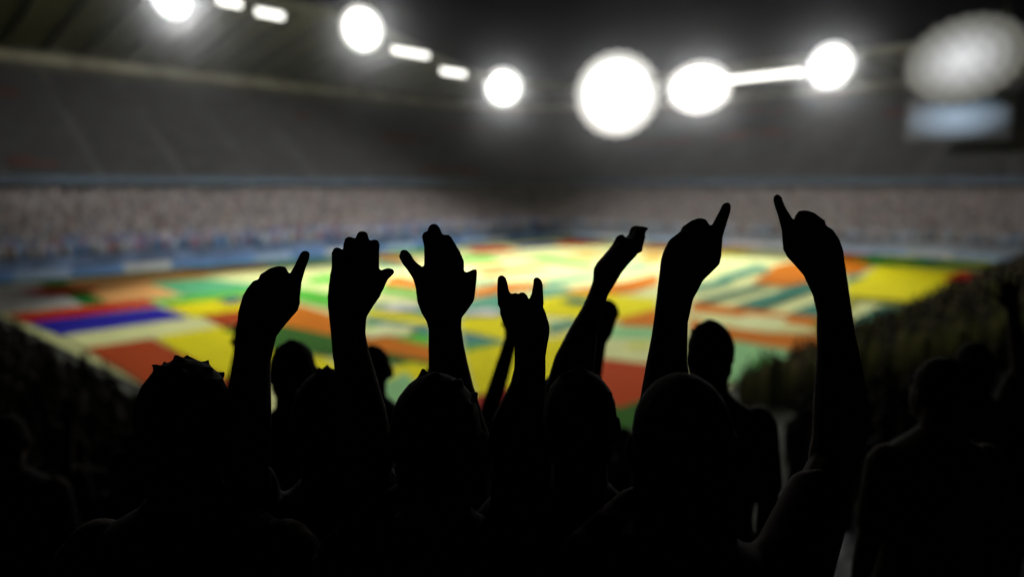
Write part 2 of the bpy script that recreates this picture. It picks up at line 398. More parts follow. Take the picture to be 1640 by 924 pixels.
def far_stand(label, sts, rib_step, wall):
    t = empty('stadium_stand', at(sts[len(sts) // 2], 20, 0))
    off = t.location.copy()
    def add(o):
        for v in o.data.vertices:
            v.co -= off
        return o
    add(sweep('front_wall', [(R0, 0), (R0, Z0)], sts, wall, t))
    add(sweep('lower_tier', steps(R0, Z0, ROW_D, ROW_H, 27) , sts, M_STEP, t))
    add(sweep('concourse_wall', [(26.5, 10.8), (26.5, 11.4), (20, 11.4)], sts, M_BACK, t))
    add(sweep('fascia', [(20, 11.4), (19.98, 11.9), (19.9, 12.7), (20.2, 12.7)], sts, M_FASCIA, t))
    add(sweep('upper_tier', steps(20.2, 12.5, 0.85, 0.58, 31), sts, M_UPPER, t))
    add(sweep('back_wall', [(46.5, 29.9), (46.5, 31.8)], sts, M_BACK, t))
    add(sweep('lit_band', [(46.45, 31.8), (46.45, 33.2)], sts, M_LIT_BAND, t))  # lit strip put in as a paler painted band
    add(sweep('back_wall', [(46.5, 33.2), (46.5, 34.4)], sts, M_BACK, t))
    rf = add(sweep('roof', [(47, 34.4), (14.5, 33.6), (14.3, 34.4), (14.5, 35.0), (47, 36)], sts, M_ROOF, t, roof_rise))
    for i in range(0, len(sts) - 1, rib_step):
        s = sts[i]
        vs = []
        (bu, bv), (nu, nv) = s
        tu, tv = -nv, nu
        prof = [(46.5, 34.3, 33.4), (30, 33.9, 32.6), (15, 33.5, 33.0)]
        for r, zt, zb in prof:
            for side in (-0.22, 0.22):
                for z in (zb, zt):
                    vs.append(W(bu + nu * r + tu * side, bv + nv * r + tv * side, z + roof_rise(s, r)) - off)
        fs = []
        for k in range(2):
            a, b = 4 * k, 4 * k + 4
            fs += [(a, a + 1, b + 1, b), (a + 2, b + 2, b + 3, a + 3), (a, b, b + 2, a + 2), (a + 1, a + 3, b + 3, b + 1)]
        fs += [(0, 2, 3, 1), (8, 9, 11, 10)]
        obj('roof_rib', mesh('roof_rib', vs, fs), M_STEEL, rf)
    # upper seats: rows of seat backs, broken by aisles
    for nm, mm, pick in (('seat_rows', M_SEAT, 0), ('red_seat_rows', M_SEATR, 1)):
        vs, fs = [], []
        for i in range(len(sts) - 1):
            a, b = sts[i], sts[i + 1]
            for k in range(31):
                red = (noise.noise(Vector((a[0][0] * 0.05 + a[0][1] * 0.06, k * 0.16, a[1][0]))) > 0.36)
                if red != bool(pick):
                    continue
                if i % 4 == 3 and True:
                    lo, hi = 0.0, 0.55
                else:
                    lo, hi = 0.0, 1.0
                r = 20.2 + k * 0.85 + 0.62
                z = 12.5 + k * 0.58
                pa, pb = at(a, r, z), at(b, r, z)
                pa2, pb2 = at(a, r - 0.4, z + 0.42), at(b, r - 0.4, z + 0.42)
                n0 = len(vs)
                A, B = pa.lerp(pb, lo), pa.lerp(pb, hi)
                A2, B2 = pa2.lerp(pb2, lo), pa2.lerp(pb2, hi)
                up = Vector((0, 0, 0.42))
                for p in (A2, B2, A + up, B + up, A + up * 2.0, B + up * 2.0):
                    vs.append(p - off)
                fs += [(n0, n0 + 1, n0 + 3, n0 + 2), (n0 + 2, n0 + 3, n0 + 5, n0 + 4)]
        if vs:
            tag(obj(nm, mesh(nm, vs, fs), mm, t), kind='stuff')
    return tag(t, label, 'stand', 'grandstands round the pitch')
st_l = far_stand('long dim grandstand with high roof rising behind the pale blue boards', S_FARLEFT, 2, M_WALL)
st_c = far_stand('curved corner grandstand linking the two long far stands', S_CORNER, 2, M_WALL_GREY)
st_r = far_stand('long dim grandstand under the brightest floodlights and the glowing screen', S_FARRIGHT, 2, M_WALL_GREY)

near = empty('stadium_stand', W(U0 - 12, V0 - 12, 0))
NO = near.location.copy()
def near_part(name, prof, sts, m):
    o = sweep(name, prof, sts, m, near)
    for v in o.data.vertices:
        v.co -= NO
    return o
for sts in (S_NEARLEFT, S_NEARCORNER, S_NEARRIGHT):
    near_part('front_wall', [(R0, 0), (R0, Z0 + 0.08), (R0 + 0.15, Z0 + 0.08), (R0 + 0.15, Z0)], sts, M_STEP)
    near_part('terrace', steps(R0 + 0.15, Z0, ROW_D, ROW_H, 1)[:1] + steps(R0, Z0, ROW_D, ROW_H, 30)[1:], sts, M_STEP)
for k in range(14, 23):
    r, z = R0 + k * ROW_D + 0.62, Z0 + k * ROW_H
    near_part('bench', [(r - 0.14, z), (r - 0.14, z + 0.36), (r - 0.2, z + 0.38), (r - 0.2, z + 0.42), (r + 0.16, z + 0.42), (r + 0.16, z + 0.38), (r + 0.1, z + 0.36), (r + 0.1, z)], S_NEARCORNER, M_BENCH)
tag(near, 'dark stepped terrace carrying the black silhouetted crowd', 'stand', 'grandstands round the pitch')

# ---------------------------------------------------------------- boards along the far touchlines
BOARD = mesh('board', [(-2.95, -0.06, 0.08), (2.95, -0.06, 0.08), (2.95, -0.06, 1.15), (-2.95, -0.06, 1.15),
                       (-2.95, 0.06, 0.08), (2.95, 0.06, 0.08), (2.95, 0.0, 1.15), (-2.95, 0.0, 1.15)],
             [(0, 1, 2, 3), (5, 4, 7, 6), (0, 4, 5, 1), (3, 2, 6, 7), (0, 3, 7, 4), (1, 5, 6, 2)])
FOOT = mesh('foot', [(-0.05, -0.1, 0), (0.05, -0.1, 0), (0.05, 0.5, 0), (-0.05, 0.5, 0), (-0.05, -0.1, 0.1), (0.05, -0.1, 0.1), (0.05, 0.5, 0.1), (-0.05, 0.5, 0.1)],
            [(0, 3, 2, 1), (4, 5, 6, 7), (0, 1, 5, 4), (1, 2, 6, 5), (2, 3, 7, 6), (3, 0, 4, 7)])
FOOT.materials.append(M_STEEL)
BM = [mat('board_' + n, c, 0.5, 0.25, 0.5) for n, c in (('blue', (0.16, 0.32, 0.66, 1)), ('lilac', (0.45, 0.42, 0.62, 1)),
      ('pale_blue', (0.42, 0.56, 0.78, 1)), ('pink', (0.55, 0.34, 0.46, 1)), ('white', (0.7, 0.72, 0.74, 1)))]
BNAME = ['mid blue', 'lilac', 'pale blue', 'dusty pink', 'white']
BMESH = []
for m_ in BM:
    c = BOARD.copy()
    c.materials.append(m_)
    BMESH.append(c)
def board(u, v, rz, k, side):
    o = bpy.data.objects.new('advertising_board', BMESH[k])
    COL.objects.link(o)
    o.location = W(u, v, 0.01)
    o.rotation_euler.z = rz
    tag(o, '%s advertising board standing along the %s' % (BNAME[k], side), 'board', 'advertising boards along the far touchlines')
    for x in (-2.2, 2.2):
        f = bpy.data.objects.new('foot', FOOT)
        COL.objects.link(f)
        f.parent = o
        f.location = (x, 0.05, 0)
ang_u = math.atan2(CA, SA)
for i in range(20):
    board(6 + i * 6, V1 + 2.4, ang_u, random.choice([0, 0, 0, 2, 2, 1, 4, 3]), 'touchline below the long stand with the high roof')
for i in range(14):
    board(U1 + 2.4, V1 - 3 - i * 6, ang_u - PI / 2, random.choice([2, 4, 1, 0, 2, 4]), 'touchline below the brightest floodlights')

# ---------------------------------------------------------------- far crowds
def crowd(name, label, sts, rows, pitch, palette, jitter=0.12, r_first=0, fill=0.9):
    vs, fs, cs = [], [], []
    for k in range(rows):
        r = R0 + (k + r_first) * ROW_D + 0.4
        z = Z0 + (k + r_first) * ROW_H
        pts = [at(s, r, z) for s in sts]
        acc = 0.0
        for a, b, s in zip(pts[:-1], pts[1:], sts[:-1]):
            L = (b - a).length
            n = s[1]
            out = (W(n[0], n[1]) ).normalized()
            side = Vector((-out.y, out.x, 0))
            x = acc
            while x < L:
                if random.random() < fill:
                    p = a.lerp(b, x / L) + out * random.uniform(-jitter, jitter)
                    h = random.uniform(1.55, 1.85)
                    w = random.uniform(0.19, 0.25)
                    c = palette(p, k)
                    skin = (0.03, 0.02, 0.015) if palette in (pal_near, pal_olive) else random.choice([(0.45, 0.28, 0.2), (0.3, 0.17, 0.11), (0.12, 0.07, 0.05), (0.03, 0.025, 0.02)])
                    n0 = len(vs)
                    for (ww, dd, zz) in ((w * 0.7, 0.12, 0.0), (w, 0.14, h * 0.70), (w * 0.8, 0.11, h * 0.80), (w * 0.3, 0.06, h * 0.85)):
                        for sx, sy in ((-1, -1), (1, -1), (1, 1), (-1, 1)):
                            vs.append(p + side * (sx * ww) + out * (sy * dd) + Vector((0, 0, zz)))
                            cs.append(c if zz > 0 else tuple(q * 0.4 for q in c))
                    for lv in (n0, n0 + 4, n0 + 8):
                        for q in range(4):
                            fs.append((lv + q, lv + (q + 1) % 4, lv + 4 + (q + 1) % 4, lv + 4 + q))
                    n1 = len(vs)
                    hc = p + Vector((0, 0, h - 0.12))
                    for d in ((0.09, 0, 0), (0, 0.1, 0), (-0.09, 0, 0), (0, -0.1, 0), (0, 0, 0.13), (0, 0, -0.16)):
                        vs.append(hc + side * d[0] + out * d[1] + Vector((0, 0, d[2])))
                        cs.append(skin)
                    for q in range(4):
                        fs += [(n1 + q, n1 + (q + 1) % 4, n1 + 4), (n1 + (q + 1) % 4, n1 + q, n1 + 5)]
                    if random.random() < 0.25:      # an arm in the air
                        n2 = len(vs)
                        sh = p + side * w * random.choice((-1, 1)) + Vector((0, 0, h * 0.76))
                        tp = sh + Vector((random.uniform(-.15, .15), random.uniform(-.15, .15), 0.62))
                        for q, rad in ((sh, 0.06), (tp, 0.045)):
                            for a3 in range(3):
                                vs.append(q + side * rad * math.cos(a3 * 2.1) + out * rad * math.sin(a3 * 2.1))
                                cs.append(skin)
                        for q in range(3):
                            fs.append((n2 + q, n2 + (q + 1) % 3, n2 + 3 + (q + 1) % 3, n2 + 3 + q))
                x += pitch * random.uniform(0.85, 1.2)
            acc = x - L
    me = mesh(name, vs, fs)
    at_ = me.attributes.new('col', 'FLOAT_COLOR', 'POINT')
    flat = []
    for c in cs:
        flat += [c[0], c[1], c[2], 1.0]
    at_.data.foreach_set('color', flat)
    return tag(obj(name, me, M_CROWD), label, 'crowd', None, 'stuff')
def pal_left(p, k):
    if k < 4 and random.random() < 0.75:
        return random.choice([(0.16, 0.3, 0.62), (0.2, 0.36, 0.66), (0.5, 0.5, 0.7), (0.66, 0.7, 0.78), (0.5, 0.26, 0.36)])
    return random.choice([(0.5, 0.45, 0.44), (0.62, 0.57, 0.56), (0.4, 0.36, 0.35), (0.34, 0.33, 0.34), (0.55, 0.54, 0.55), (0.45, 0.34, 0.33), (0.36, 0.37, 0.42)])
def pal_right(p, k):
    if k < 2 and random.random() < 0.6:
        return random.choice([(0.3, 0.42, 0.62), (0.55, 0.62, 0.75), (0.6, 0.6, 0.7)])
    return random.choice([(0.5, 0.45, 0.44), (0.62, 0.57, 0.56), (0.4, 0.36, 0.35), (0.34, 0.34, 0.34), (0.55, 0.54, 0.54), (0.44, 0.35, 0.34)])
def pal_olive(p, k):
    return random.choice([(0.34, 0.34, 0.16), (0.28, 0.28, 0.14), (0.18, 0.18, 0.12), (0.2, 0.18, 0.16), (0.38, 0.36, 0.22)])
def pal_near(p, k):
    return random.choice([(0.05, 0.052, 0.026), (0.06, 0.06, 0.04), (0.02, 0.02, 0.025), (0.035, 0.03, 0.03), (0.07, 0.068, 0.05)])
crowd('crowd', 'packed pale pinkish grey crowd in the lower tier behind the blue boards', S_FARLEFT, 24, 0.62, pal_left)
crowd('crowd', 'packed crowd in the lower tier of the curved far corner', S_CORNER, 24, 0.62, pal_right)
crowd('crowd', 'packed crowd in the lower tier below the brightest floodlights', S_FARRIGHT, 24, 0.62, pal_right)
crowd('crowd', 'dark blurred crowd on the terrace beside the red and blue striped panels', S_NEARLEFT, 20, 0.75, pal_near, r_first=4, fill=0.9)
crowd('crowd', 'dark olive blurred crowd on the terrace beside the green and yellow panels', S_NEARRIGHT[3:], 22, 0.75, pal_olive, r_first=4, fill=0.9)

# ---------------------------------------------------------------- floodlights
LAMP = None
def lamp_mesh(m):
    bm = bmesh.new()
    bmesh.ops.create_cone(bm, cap_ends=True, segments=14, radius1=0.5, radius2=0.42, depth=0.2)
    bmesh.ops.rotate(bm, verts=bm.verts[:], matrix=Matrix.Rotation(math.radians(90), 3, 'X'))
    me = from_bm('lamp', bm)
    me.materials.append(m)
    return me
LAMP_HOT = lamp_mesh(M_LAMP)
LAMP_RING = {k: lamp_mesh(m) for k, m in M_LAMPS.items()}
LAMP_DIM = {k: lamp_mesh(m) for k, m in M_LAMPS_DIM.items()}
FL_LABEL = ['round floodlight bank hung at the outer end of the high roof', 'bright floodlight bank hung midway along the high roof',
            'bright floodlight bank where the high roof drops to the corner', 'biggest glowing floodlight bank, at the far corner of the roof',
            'wide low floodlight bank beside the biggest glowing one', 'bright round floodlight bank midway along the lower roof',
            'dim greyish floodlight bank above the pale blue screen']
for i, ((u, v, z), fw, fh, kw, aim_uv) in enumerate(FLOODS):
    p = W(u, v, z)
    t = empty('floodlight', p)
    d = (W(68, 50, 3) - p)
    t.rotation_euler = (0, 0, math.atan2(d.x, -d.y))
    bm = bmesh.new()                       # round dished frame with a rim
    r = bmesh.ops.create_cone(bm, cap_ends=True, segments=40, radius1=0.5, radius2=0.47, depth=0.25)
    bmesh.ops.rotate(bm, verts=bm.verts[:], matrix=Matrix.Rotation(math.radians(90), 3, 'X'))
    bmesh.ops.scale(bm, verts=bm.verts[:], vec=(fw + 0.3, 1, fh + 0.3))
    bmesh.ops.translate(bm, verts=bm.verts[:], vec=(0, 0.22, 0))
    obj('frame', from_bm('frame', bm), M_FRAME, t)
    for s in (-1, 1):
        bm = bmesh.new()
        box(bm, (s * fw * 0.3, 0.4, fh * 0.42 + 0.6), (0.14, 0.14, 1.6))
        obj('bracket', from_bm('bracket', bm), M_STEEL, t)
    nring = 5
    pitch = 1.0 / (nring - 0.5)
    for ring in range(nring):
        cnt = 1 if ring == 0 else 6 * ring
        for q in range(cnt):
            a = 2 * PI * q / cnt
            o = bpy.data.objects.new('lamp', (LAMP_DIM if i == 6 else LAMP_RING)[ring + 1])
            COL.objects.link(o)
            o.parent = t
            o.scale = (fw / 2 * pitch * 1.25, 0.8, fh / 2 * pitch * 1.25)
            o.location = (fw / 2 * ring * pitch * math.cos(a), -0.02 - 0.002 * (q % 3), fh / 2 * ring * pitch * math.sin(a))
    tag(t, FL_LABEL[i], 'floodlight', 'floodlights along the roof edge')
    ld = bpy.data.lights.new('floodlight_beam', 'SPOT')
    ld.energy = kw * 1000 * BEAM
    ld.spot_size = math.radians(62)
    ld.spot_blend = 0.9
    ld.shadow_soft_size = 1.2
    ld.color = (1.0, 0.985, 0.94)
    lo = bpy.data.objects.new('floodlight_beam', ld)
    COL.objects.link(lo)
    aim = W(*aim_uv)
    src = p + (aim - p).normalized() * 1.6
    lo.location = src
    lo.rotation_euler = (aim - src).to_track_quat('-Z', 'Y').to_euler()
    tag(lo, kind='helper')

# two unseen masts behind the near terraces, added to brighten the far stands
for (u, v), aim3, lab in (((-6, 88), (124, 58, 1), 'added unseen floodlight mast behind the terrace beside the striped panels'),
                          ((92, -6), (64, 99, 1), 'added unseen floodlight mast behind the terrace beside the yellow panels')):
    p = W(u, v, 0)
    t = empty('added_floodlight_mast', p)
    top = W(u, v, 41)
    aim = W(*aim3)
    d = aim - top
    t.rotation_euler = (0, 0, math.atan2(d.x, -d.y))
    bm = bmesh.new()
    bmesh.ops.create_cone(bm, cap_ends=True, segments=16, radius1=0.6, radius2=0.3, depth=40)
    bmesh.ops.translate(bm, verts=bm.verts[:], vec=(0, 0.4, 20))
    obj('pole', from_bm('pole', bm), M_STEEL, t)
    bm = bmesh.new()
    box(bm, (0, 0, 41), (5.2, 0.3, 4.4))
    obj('frame', from_bm('frame', bm), M_FRAME, t)
    for a in range(4):
        for b in range(3):
            o = bpy.data.objects.new('lamp', LAMP_HOT)
            COL.objects.link(o)
            o.parent = t
            o.scale = (1.1, 0.8, 1.2)
            o.location = (a * 1.25 - 1.875, -0.2, 39.65 + b * 1.35)
    tag(t, lab, 'floodlight', 'added unseen floodlight masts')
    ld = bpy.data.lights.new('added_mast_beam', 'SPOT')
    ld.energy = 150000 * MAST
    ld.spot_size = math.radians(46)
    ld.spot_blend = 1.0
    ld.shadow_soft_size = 1.5
    ld.color = (1.0, 0.98, 0.95)
    lo = bpy.data.objects.new('added_mast_beam', ld)
    COL.objects.link(lo)
    lo.location = top + d.normalized() * 1.5
    lo.rotation_euler = d.to_track_quat('-Z', 'Y').to_euler()
    tag(lo, kind='helper')

def strip(u, v, z, rz, L, label):
    t = empty('strip_light', W(u, v, z))
    t.rotation_euler.z = rz
    bm = bmesh.new()
    box(bm, (0, 0.12, 0.05), (L, 0.25, 1.3))
    obj('housing', from_bm('housing', bm), M_FRAME, t)
    bm = bmesh.new()
    box(bm, (0, -0.06, -0.02), (L - 0.2, 0.1, 1.1))
    obj('tube', from_bm('tube', bm), M_TUBE, t)
    tag(t, label, 'strip light', 'strip lights along the roof edge')
strip(54.7, 110.6, 39.2, ang_u, 4.0, 'short strip light beside the outermost floodlight bank of the high roof')
strip(61.4, 110.6, 38.6, ang_u, 5.0, 'short strip light between the outermost and the midway floodlight banks')
strip(90.5, 110.9, 36.4, ang_u, 9, 'long strip light on the high roof where it starts to drop')
strip(101.5, 110.9, 34.0, ang_u, 7, 'long strip light beside the floodlight bank where the high roof drops')
strip(134.6, 61.0, 31.8, ang_u - PI / 2, 16, 'long strip light between two floodlight banks of the lower roof')

scr = empty('video_screen', W(137, 28.5, 22.2))
scr.rotation_euler.z = ang_u - PI / 2
bm = bmesh.new(); box(bm, (0, 0.3, 0), (15.4, 0.5, 7.4))
obj('casing', from_bm('casing', bm), M_FRAME, scr)
bm = bmesh.new(); box(bm, (0, 0, 0), (14.6, 0.12, 6.6))
obj('screen', from_bm('screen', bm), M_SCREEN, scr)
for x in (-5, 5):
    bm = bmesh.new(); box(bm, (x, 0.3, 7.4), (0.3, 0.3, 7.6))
    obj('hanger', from_bm('hanger', bm), M_STEEL, scr)
tag(scr, 'pale blue glowing video screen hung under the lower roof', 'screen')
ARMS = {
    'point_left': (1.28, [
        ('forearm', [(-0.4979, 10.485, 0.0444, 0.0, 0.042), (-0.4951, 10.5397, 0.0465, 0.0, 0.042), (-0.483, 10.6355, 0.0371, 0.0, 0.0389), (-0.4761, 10.6851, 0.0325, -0.0018, 0.034), (-0.465, 10.7372, 0.0354, -0.0061, 0.0298), (-0.4523, 10.7675, 0.0438, -0.0108, 0.0289), (-0.4377, 10.7922, 0.0491, -0.0139, 0.0307), (-0.4316, 10.8052, 0.0477, -0.013, 0.0316), (-0.4254, 10.8222, 0.0412, -0.0109, 0.0291), (-0.4205, 10.832, 0.0288, -0.0052, 0.022)]),
        ('knuckles', [(-0.4328, 10.8061, 0.0334, 0.0, 0.028), (-0.4319, 10.826, 0.0311, -0.0009, 0.028), (-0.4297, 10.8379, 0.025, -0.0007, 0.027), (-0.4279, 10.8458, 0.0241, 0.0, 0.024), (-0.4251, 10.8509, 0.0199, 0.0016, 0.018)]),
        ('finger', [(-0.3983, 10.8061, 0.0147, -0.0035, 0.0129), (-0.3925, 10.8337, 0.0131, -0.003, 0.0114), (-0.3818, 10.8569, 0.0098, -0.0029, 0.0087), (-0.3716, 10.8779, 0.0082, -0.0042, 0.0078), (-0.3701, 10.8842, 0.007, -0.0013, 0.0061)]),
    ]),
    'open_hand': (1.30, [
        ('forearm', [(-0.2748, 10.4769, 0.0516, 0.0, 0.044), (-0.2794, 10.5448, 0.0495, 0.0, 0.0432), (-0.2833, 10.5923, 0.0451, -0.0012, 0.0414), (-0.2915, 10.6508, 0.0384, -0.003, 0.0385), (-0.2958, 10.6807, 0.0354, -0.003, 0.0346), (-0.2997, 10.6937, 0.033, 0.0081, 0.0308), (-0.3013, 10.7126, 0.0329, 0.0018, 0.0269), (-0.3032, 10.7322, 0.0321, 0.0, 0.0231), (-0.3028, 10.7616, 0.0349, 0.0009, 0.0195), (-0.2981, 10.7811, 0.0413, -0.0009, 0.0172), (-0.2899, 10.8031, 0.0494, 0.0, 0.0156), (-0.2872, 10.825, 0.0488, -0.0026, 0.0141), (-0.288, 10.8434, 0.0449, -0.0017, 0.0123), (-0.287, 10.8538, 0.0432, -0.0017, 0.01)]),
        ('finger', [(-0.321, 10.8416, 0.0104, 0.0, 0.0083), (-0.3201, 10.8729, 0.0104, 0.0, 0.0084), (-0.3195, 10.8826, 0.0104, 0.0, 0.0083), (-0.3195, 10.8878, 0.0078, 0.0, 0.0063)]),
        ('finger', [(-0.2995, 10.8416, 0.0111, 0.0, 0.0083), (-0.2978, 10.885, 0.0117, 0.0019, 0.0089), (-0.2967, 10.9007, 0.0109, 0.0011, 0.0083), (-0.2964, 10.9071, 0.0083, 0.0, 0.0063)]),
        ('finger', [(-0.2756, 10.8416, 0.0114, 0.0, 0.0086), (-0.2734, 10.8971, 0.0121, 0.0, 0.0091), (-0.2729, 10.9112, 0.0114, -0.0009, 0.0086), (-0.2727, 10.9169, 0.0094, -0.0002, 0.007)]),
        ('finger', [(-0.2534, 10.8416, 0.0093, 0.0, 0.0075), (-0.2524, 10.8867, 0.0101, 0.0, 0.0081), (-0.2514, 10.8967, 0.0099, -0.0005, 0.0079), (-0.2511, 10.9021, 0.008, -0.0003, 0.0064)]),
        ('thumb', [(-0.2531, 10.8206, 0.009, -0.021, 0.014), (-0.2437, 10.8297, 0.0086, -0.0144, 0.014), (-0.2375, 10.8357, 0.006, -0.012, 0.013), (-0.2311, 10.8423, 0.0035, -0.0099, 0.011), (-0.223, 10.8465, 0.002, -0.008, 0.009), (-0.2171, 10.8475, 0.0011, -0.0042, 0.005)]),
    ]),
    'high_five': (1.35, [
        ('forearm', [(-0.0986, 10.4568, 0.0616, 0.0, 0.044), (-0.1041, 10.5273, 0.0575, 0.0, 0.0432), (-0.1189, 10.6208, 0.0432, 0.0, 0.0397), (-0.1235, 10.6632, 0.0379, 0.0009, 0.035), (-0.1269, 10.6997, 0.0343, 0.0, 0.0307), (-0.1288, 10.7321, 0.0318, 0.0009, 0.0275), (-0.1302, 10.7497, 0.0345, 0.0037, 0.025), (-0.128, 10.7666, 0.0462, 0.004, 0.0225), (-0.127, 10.7855, 0.0551, 0.0009, 0.0193), (-0.1309, 10.8083, 0.053, -0.0018, 0.0175), (-0.1345, 10.8246, 0.0495, 0.0036, 0.0163), (-0.1319, 10.8373, 0.0428, 0.0018, 0.0145), (-0.1296, 10.8491, 0.037, -0.0009, 0.012)]),
        ('finger', [(-0.155, 10.8355, 0.0126, 0.0, 0.0094), (-0.1552, 10.8895, 0.012, 0.0, 0.009), (-0.1585, 10.9067, 0.0125, 0.0, 0.0094), (-0.1608, 10.9142, 0.0078, 0.0005, 0.0059)]),
        ('finger', [(-0.1424, 10.8355, 0.0151, 0.0, 0.0106), (-0.1439, 10.9038, 0.0145, 0.0, 0.0102), (-0.147, 10.9227, 0.0123, -0.0013, 0.0086), (-0.1472, 10.9286, 0.008, -0.0003, 0.0056)]),
        ('finger', [(-0.1226, 10.8355, 0.0198, 0.0, 0.0109), (-0.1188, 10.8788, 0.0199, 0.0, 0.011), (-0.1239, 10.901, 0.0142, -0.0026, 0.0079), (-0.1236, 10.909, 0.008, -0.0008, 0.0044)]),
        ('finger', [(-0.1075, 10.8377, 0.0169, 0.0022, 0.0094), (-0.1065, 10.8648, 0.0157, -0.0038, 0.0089), (-0.1148, 10.8849, 0.0143, -0.0013, 0.0079)]),
        ('heel', [(-0.0895, 10.7836, 0.0176, 0.0027, 0.018), (-0.0853, 10.8046, 0.0161, 0.0018, 0.017), (-0.0808, 10.8292, 0.0142, 0.0009, 0.014), (-0.076, 10.8391, 0.0102, -0.0007, 0.011), (-0.0718, 10.844, 0.005, -0.0002, 0.008)]),
        ('thumb', [(-0.1701, 10.8228, 0.0134, 0.0127, 0.016), (-0.1776, 10.8379, 0.0104, 0.0105, 0.015), (-0.1887, 10.8505, 0.0104, 0.0055, 0.013), (-0.1971, 10.8606, 0.0115, 0.003, 0.012), (-0.2024, 10.8714, 0.0118, 0.002, 0.01), (-0.2038, 10.8795, 0.0073, 0.0005, 0.007)]),
    ]),
    'horns': (1.30, [
        ('forearm', [(0.0036, 10.5017, 0.0533, -0.0062, 0.044), (0.0118, 10.5753, 0.047, 0.0, 0.0425), (0.0223, 10.6075, 0.0387, -0.0018, 0.0393), (0.0298, 10.6394, 0.0321, 0.0, 0.0347), (0.0326, 10.6586, 0.0303, -0.0024, 0.0296), (0.0332, 10.6567, 0.03, 0.0, 0.0271), (0.0334, 10.6856, 0.0292, 0.0036, 0.0253), (0.0349, 10.709, 0.0307, -0.0018, 0.024), (0.0326, 10.7314, 0.0375, 0.0009, 0.024), (0.0269, 10.7483, 0.043, -0.0018, 0.0245), (0.0204, 10.7687, 0.0427, 0.0009, 0.0242), (0.0176, 10.7811, 0.0406, 0.0009, 0.022)]),
        ('knuckle', [(0.0044, 10.7678, 0.0092, 0.0, 0.0083), (0.005, 10.7961, 0.0084, 0.0, 0.0076), (0.0052, 10.8012, 0.0084, -0.0003, 0.0076), (0.0054, 10.8052, 0.0061, 0.0, 0.0055)]),
        ('knuckle', [(0.0215, 10.7678, 0.0106, 0.0, 0.0096), (0.0207, 10.7964, 0.0091, -0.0004, 0.0082), (0.0202, 10.8026, 0.0088, -0.0007, 0.0079), (0.0193, 10.8066, 0.0061, 0.0, 0.0055)]),
        ('finger', [(-0.0129, 10.7837, 0.0136, -0.0018, 0.011), (-0.0156, 10.8075, 0.012, -0.0029, 0.0099), (-0.0175, 10.8264, 0.0098, -0.0014, 0.0079), (-0.0185, 10.8352, 0.0082, -0.0003, 0.0066), (-0.0189, 10.839, 0.0051, -0.0003, 0.0041)]),
        ('finger', [(0.0437, 10.7837, 0.0151, 0.0018, 0.0122), (0.0469, 10.8071, 0.011, -0.0014, 0.0089), (0.0479, 10.8247, 0.0089, -0.0014, 0.0072), (0.0466, 10.8318, 0.0079, -0.001, 0.0063), (0.0456, 10.835, 0.0054, 0.0, 0.0044)]),
    ]),
    'slant': (1.50, [
        ('forearm', [(0.0991, 10.4215, 0.0582, -0.0107, 0.046), (0.1074, 10.4889, 0.0558, -0.0141, 0.0452), (0.1357, 10.6468, 0.0436, 0.005, 0.0435), (0.146, 10.6828, 0.0359, 0.0062, 0.041), (0.1591, 10.7147, 0.0292, 0.001, 0.038), (0.1721, 10.7484, 0.0225, 0.002, 0.035), (0.1838, 10.7779, 0.0207, -0.001, 0.033), (0.1944, 10.8021, 0.0233, -0.003, 0.033), (0.2022, 10.8267, 0.0302, -0.0026, 0.036), (0.213, 10.8427, 0.0348, 0.0014, 0.0405), (0.2271, 10.8579, 0.0344, 0.0006, 0.042), (0.2373, 10.8729, 0.0299, -0.0024, 0.041), (0.2399, 10.8812, 0.0231, -0.004, 0.038)]),
        ('thumb', [(0.2234, 10.8693, 0.0198, 0.002, 0.014), (0.227, 10.8876, 0.012, -0.0022, 0.0086), (0.229, 10.8955, 0.0098, -0.0021, 0.007), (0.2299, 10.8999, 0.0057, -0.0007, 0.004)]),
        ('finger@-0.033', [(0.2475, 10.8683, 0.0201, 0.001, 0.011), (0.2535, 10.8852, 0.0166, -0.0013, 0.01), (0.2617, 10.8995, 0.0124, 0.0, 0.009), (0.2608, 10.9108, 0.011, -0.0007, 0.008), (0.2656, 10.9161, 0.01, -0.0021, 0.007), (0.2693, 10.9173, 0.0074, -0.0023, 0.003)]),
        ('finger@-0.011', [(0.2475, 10.8683, 0.0201, 0.001, 0.011), (0.2535, 10.8852, 0.0166, -0.0013, 0.01), (0.2617, 10.8995, 0.0124, 0.0, 0.009), (0.2687, 10.9108, 0.011, -0.0007, 0.008), (0.2735, 10.9161, 0.01, -0.0021, 0.007), (0.2773, 10.9173, 0.0074, -0.0023, 0.003)]),
        ('finger@0.011', [(0.2475, 10.8683, 0.0201, 0.001, 0.011), (0.2535, 10.8852, 0.0166, -0.0013, 0.01), (0.2617, 10.8995, 0.0124, 0.0, 0.009), (0.2695, 10.9108, 0.011, -0.0007, 0.008), (0.2743, 10.9161, 0.01, -0.0021, 0.007), (0.278, 10.9173, 0.0074, -0.0023, 0.003)]),
        ('finger@0.033', [(0.2475, 10.8683, 0.0201, 0.001, 0.011), (0.2535, 10.8852, 0.0166, -0.0013, 0.01), (0.2617, 10.8995, 0.0124, 0.0, 0.009), (0.2632, 10.9108, 0.011, -0.0007, 0.008), (0.268, 10.9161, 0.01, -0.0021, 0.007), (0.2717, 10.9173, 0.0074, -0.0023, 0.003)]),
    ]),
    'point_up_left': (1.22, [
